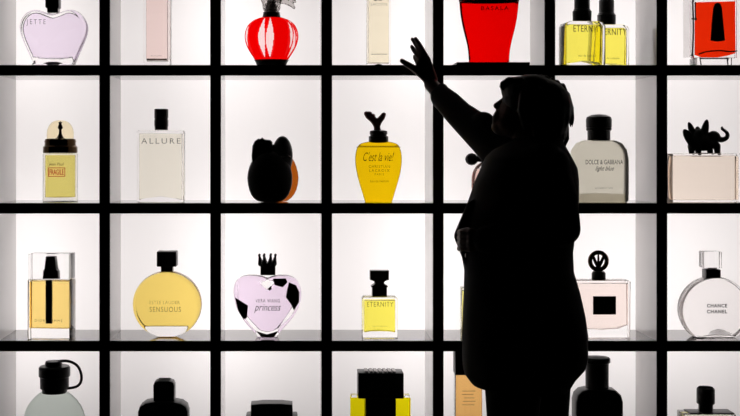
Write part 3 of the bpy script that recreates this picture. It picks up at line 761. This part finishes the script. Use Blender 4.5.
# --- hair
bm = bmesh.new()
def HE(px, py, rx, rz, y=hy, ry=0.085): bm_ell(bm, Q(px, py, y), (rx*0.00316, ry, rz*0.00316))
HE(531, 99, 29, 25, ry=0.088); HE(541, 108, 31.5, 30, ry=0.094); HE(543, 124, 25.5, 22, ry=0.092)
HE(520, 91, 18.5, 15, ry=0.08)
rnd = random.Random(3)
def lock(pts, r): bm_chain(bm, QQ(pts), r, 8)
for i in range(15):                                   # fringe
    dy = -0.062 + 0.124*i/14; j = rnd.uniform(-1, 1)
    lock([(521, 83 + j, hy+dy), (509, 81.5 + 1.5*j, hy+dy*.95), (503 + j, 85 + 2*j, hy+dy*.9), (500.6 + j, 89.5 + 2.5*j, hy+dy*.9)], [0.016, 0.011, 0.0065, 0.0022])
for i in range(26):                                   # ragged layered back and sides
    a = -1.35 + 2.7*i/25; j = rnd.uniform(-1, 1)
    cx_, cy_ = math.cos(a), math.sin(a)
    def hp2(rx, py): return (541 + rx*cx_, py, hy + 0.092*cy_*rx/30)
    lock([hp2(24, 96), hp2(29.5, 108 + j), hp2(31 + j, 117 + 3*j), hp2(30.5 + 1.5*j, 124 + 4*j)], [0.018, 0.011, 0.007, 0.0022])
    lock([hp2(19, 116), hp2(24.5, 128), hp2(25.5 + j, 137 + 2*j), hp2(22.5 + 1.5*j, 146 + 3*j)], [0.018, 0.012, 0.008, 0.0025])
for i in range(9):                                    # crown wisps
    j = rnd.uniform(-1, 1); x0 = 512 + 5.5*i
    lock([(x0, 84 + 0.12*(i-3)**2, hy + 0.03*j), (x0 + 7, 76.5 + 0.34*(i-3)**2 + 0.6*j, hy + 0.04*j), (x0 + 12, 77.5 + 0.5*(i-2.6)**2, hy + 0.04*j)], [0.014, 0.008, 0.002])
for s_ in (-1, 1):
    lock([(526, 92, hy + s_*0.074), (523, 110, hy + s_*0.080), (525, 128, hy + s_*0.072)], [0.02, 0.018, 0.008])
    lock([(536, 92, hy + s_*0.080), (535, 115, hy + s_*0.088), (537, 138, hy + s_*0.075)], [0.022, 0.02, 0.01])
fused('hair', bm, hairm, pr, 0.0036, 1)

# --- coat
secs = [(139, 517, 559, .065), (144, 506, 563, .10), (150, 494, 566, .135), (158, 486, 570, .165), (168, 482, 575, .18), (180, 476.5, 576.5, .18),
        (200, 469.5, 576.8, .175), (214, 464, 576.5, .17), (237, 460.5, 573, .165), (252, 461.5, 571.3, .16), (271, 465, 572, .165),
        (291, 464.5, 578, .17), (315, 463.5, 583.3, .18), (335, 463, 586, .185), (356, 463, 585.7, .185), (366, 463.5, 583.5, .182),
        (372, 464.5, 578, .178), (376, 466, 574, .175), (384, 472, 569.5, .16), (388, 484, 567, .14)]
bm = bmesh.new(); n = 56; rings = []
def bump(a, py): return 1 + 0.012*math.sin(7*a + py*.03)*max(0, (py-200)/200)
for py, l, r, h in secs:
    ring = []
    for k in range(n):
        a = 2*PI*k/n; ca, sa = math.cos(a), math.sin(a)
        e = 0.86
        x = math.copysign(abs(ca)**e, ca); y = math.copysign(abs(sa)**e, sa)*bump(a, py)
        ring.append(bm.verts.new(Q((l+r)/2 + x*(r-l)/2, py, PY) + Vector((0, y*h, 0))))
    rings.append(ring)
for a, c in zip(rings, rings[1:]):
    for k in range(n): bm.faces.new([a[k], a[(k+1) % n], c[(k+1) % n], c[k]])
bm.faces.new(rings[0]); bm.faces.new(list(reversed(rings[-1])))
bmesh.ops.recalc_face_normals(bm, faces=bm.faces[:])
# sleeves
bm_chain(bm, [Q(512, 160, -0.45), Q(486, 137, -0.37), Q(460, 115, -0.275), Q(449, 103.5, -0.215), Q(441.5, 96.5, -0.178)], [0.078, 0.062, 0.0475, 0.044, 0.039], 22)
bm_chain(bm, [Q(437, 103, -0.175), Q(442, 89.5, -0.172)], [0.016, 0.022], 14)
bm_ell(bm, Q(483, 122, -0.37), (0.04, 0.04, 0.034))
bm_chain(bm, [Q(545, 168, -0.655), Q(558, 200, -0.69), Q(564.3, 229, -0.70), Q(525, 238, -0.715), Q(485, 240, -0.70)], [0.078, 0.06, 0.0495, 0.05, 0.04], 22)
bm_chain(bm, [Q(474, 208, -0.60), Q(463.6, 236, -0.60), Q(472, 264, -0.58)], [0.026, 0.030, 0.022], 18)
# collar
for k in range(14):
    a = 2*PI*k/14; a2 = 2*PI*(k+1)/14
    c0 = Q(538, 142, -0.54)
    bm_cone(bm, c0 + Vector((0.066*math.cos(a), 0.07*math.sin(a), 0)), 0.017, c0 + Vector((0.066*math.cos(a2), 0.07*math.sin(a2), 0)), 0.017, 10)
fused('coat', bm, coatm, pr, 0.005, 2)
bm = bmesh.new()
bm_ell(bm, Q(466, 255, -0.62), (0.003, 0.008, 0.008)); link('coat_button', bm, M['metal'], pr)

# --- trousers and shoes
bm = bmesh.new()
for i, (h0, kn, an) in enumerate(hips):
    lx = (511, 541)[i]; yy = (-0.625, -0.475)[i]
    pts = [h0, Q(lx + 2, 385, yy), kn, Q(lx + 3, 500, yy), an + Vector((0, 0, 0.03))]
    rr = [0.10, 0.088, 0.076, 0.066, 0.062]
    bm_chain(bm, pts, rr, 24)
for k in range(5):
    bm_ell(bm, Q(556.5, 378 + k*10.5, -0.475), (0.041, 0.05, 0.012))
fused('trousers', bm, trm, pr, 0.006, 2)
for i, (h0, kn, an) in enumerate(hips):
    bm = bmesh.new()
    zf = 0.0 - base.z
    c = Vector((an.x, an.y, zf))
    bm_chain(bm, [c + Vector((0.035, 0, 0.045)), c + Vector((-0.05, 0.01, 0.045)), c + Vector((-0.15, 0.03, 0.034))], [0.042, 0.046, 0.033], 16)
    for v in bm.verts: v.co.z = max(v.co.z, zf)
    bm_box(bm, c.x - 0.18, c.x + 0.07, c.y - 0.03, c.y + 0.045, zf, zf + 0.014, 0.004)
    fused('shoe', bm, shoem, pr, 0.005, 1)

# ------------------------------------------------------------------ world, camera, colour
w = bpy.data.worlds.new('world'); scn.world = w; w.use_nodes = True
w.node_tree.nodes['Background'].inputs[0].default_value = (0, 0, 0, 1)
w.node_tree.nodes['Background'].inputs[1].default_value = 0
cam = bpy.data.cameras.new('camera'); co = bpy.data.objects.new('camera', cam); COL.objects.link(co)
cam.sensor_width = 36; cam.sensor_fit = 'HORIZONTAL'
cam.lens = (D/S)/740*36
cam.shift_x = (370 - CX)/740; cam.shift_y = -(208 - CY)/740
co.location = (0, -D, H); co.rotation_euler = (PI/2, 0, 0)
cam.clip_start = 0.1; cam.clip_end = 50
scn.camera = co
scn.view_settings.view_transform = 'Standard'; scn.view_settings.look = 'None'
scn.view_settings.gamma = 1; scn.view_settings.exposure = 0.0; scn.view_settings.use_curve_mapping = False
scn.cycles.max_bounces = 16; scn.cycles.transmission_bounces = 16; scn.cycles.transparent_max_bounces = 24
scn.cycles.glossy_bounces = 6; scn.cycles.diffuse_bounces = 4
scn.cycles.caustics_reflective = False; scn.cycles.caustics_refractive = False
scn.cycles.use_denoising = True
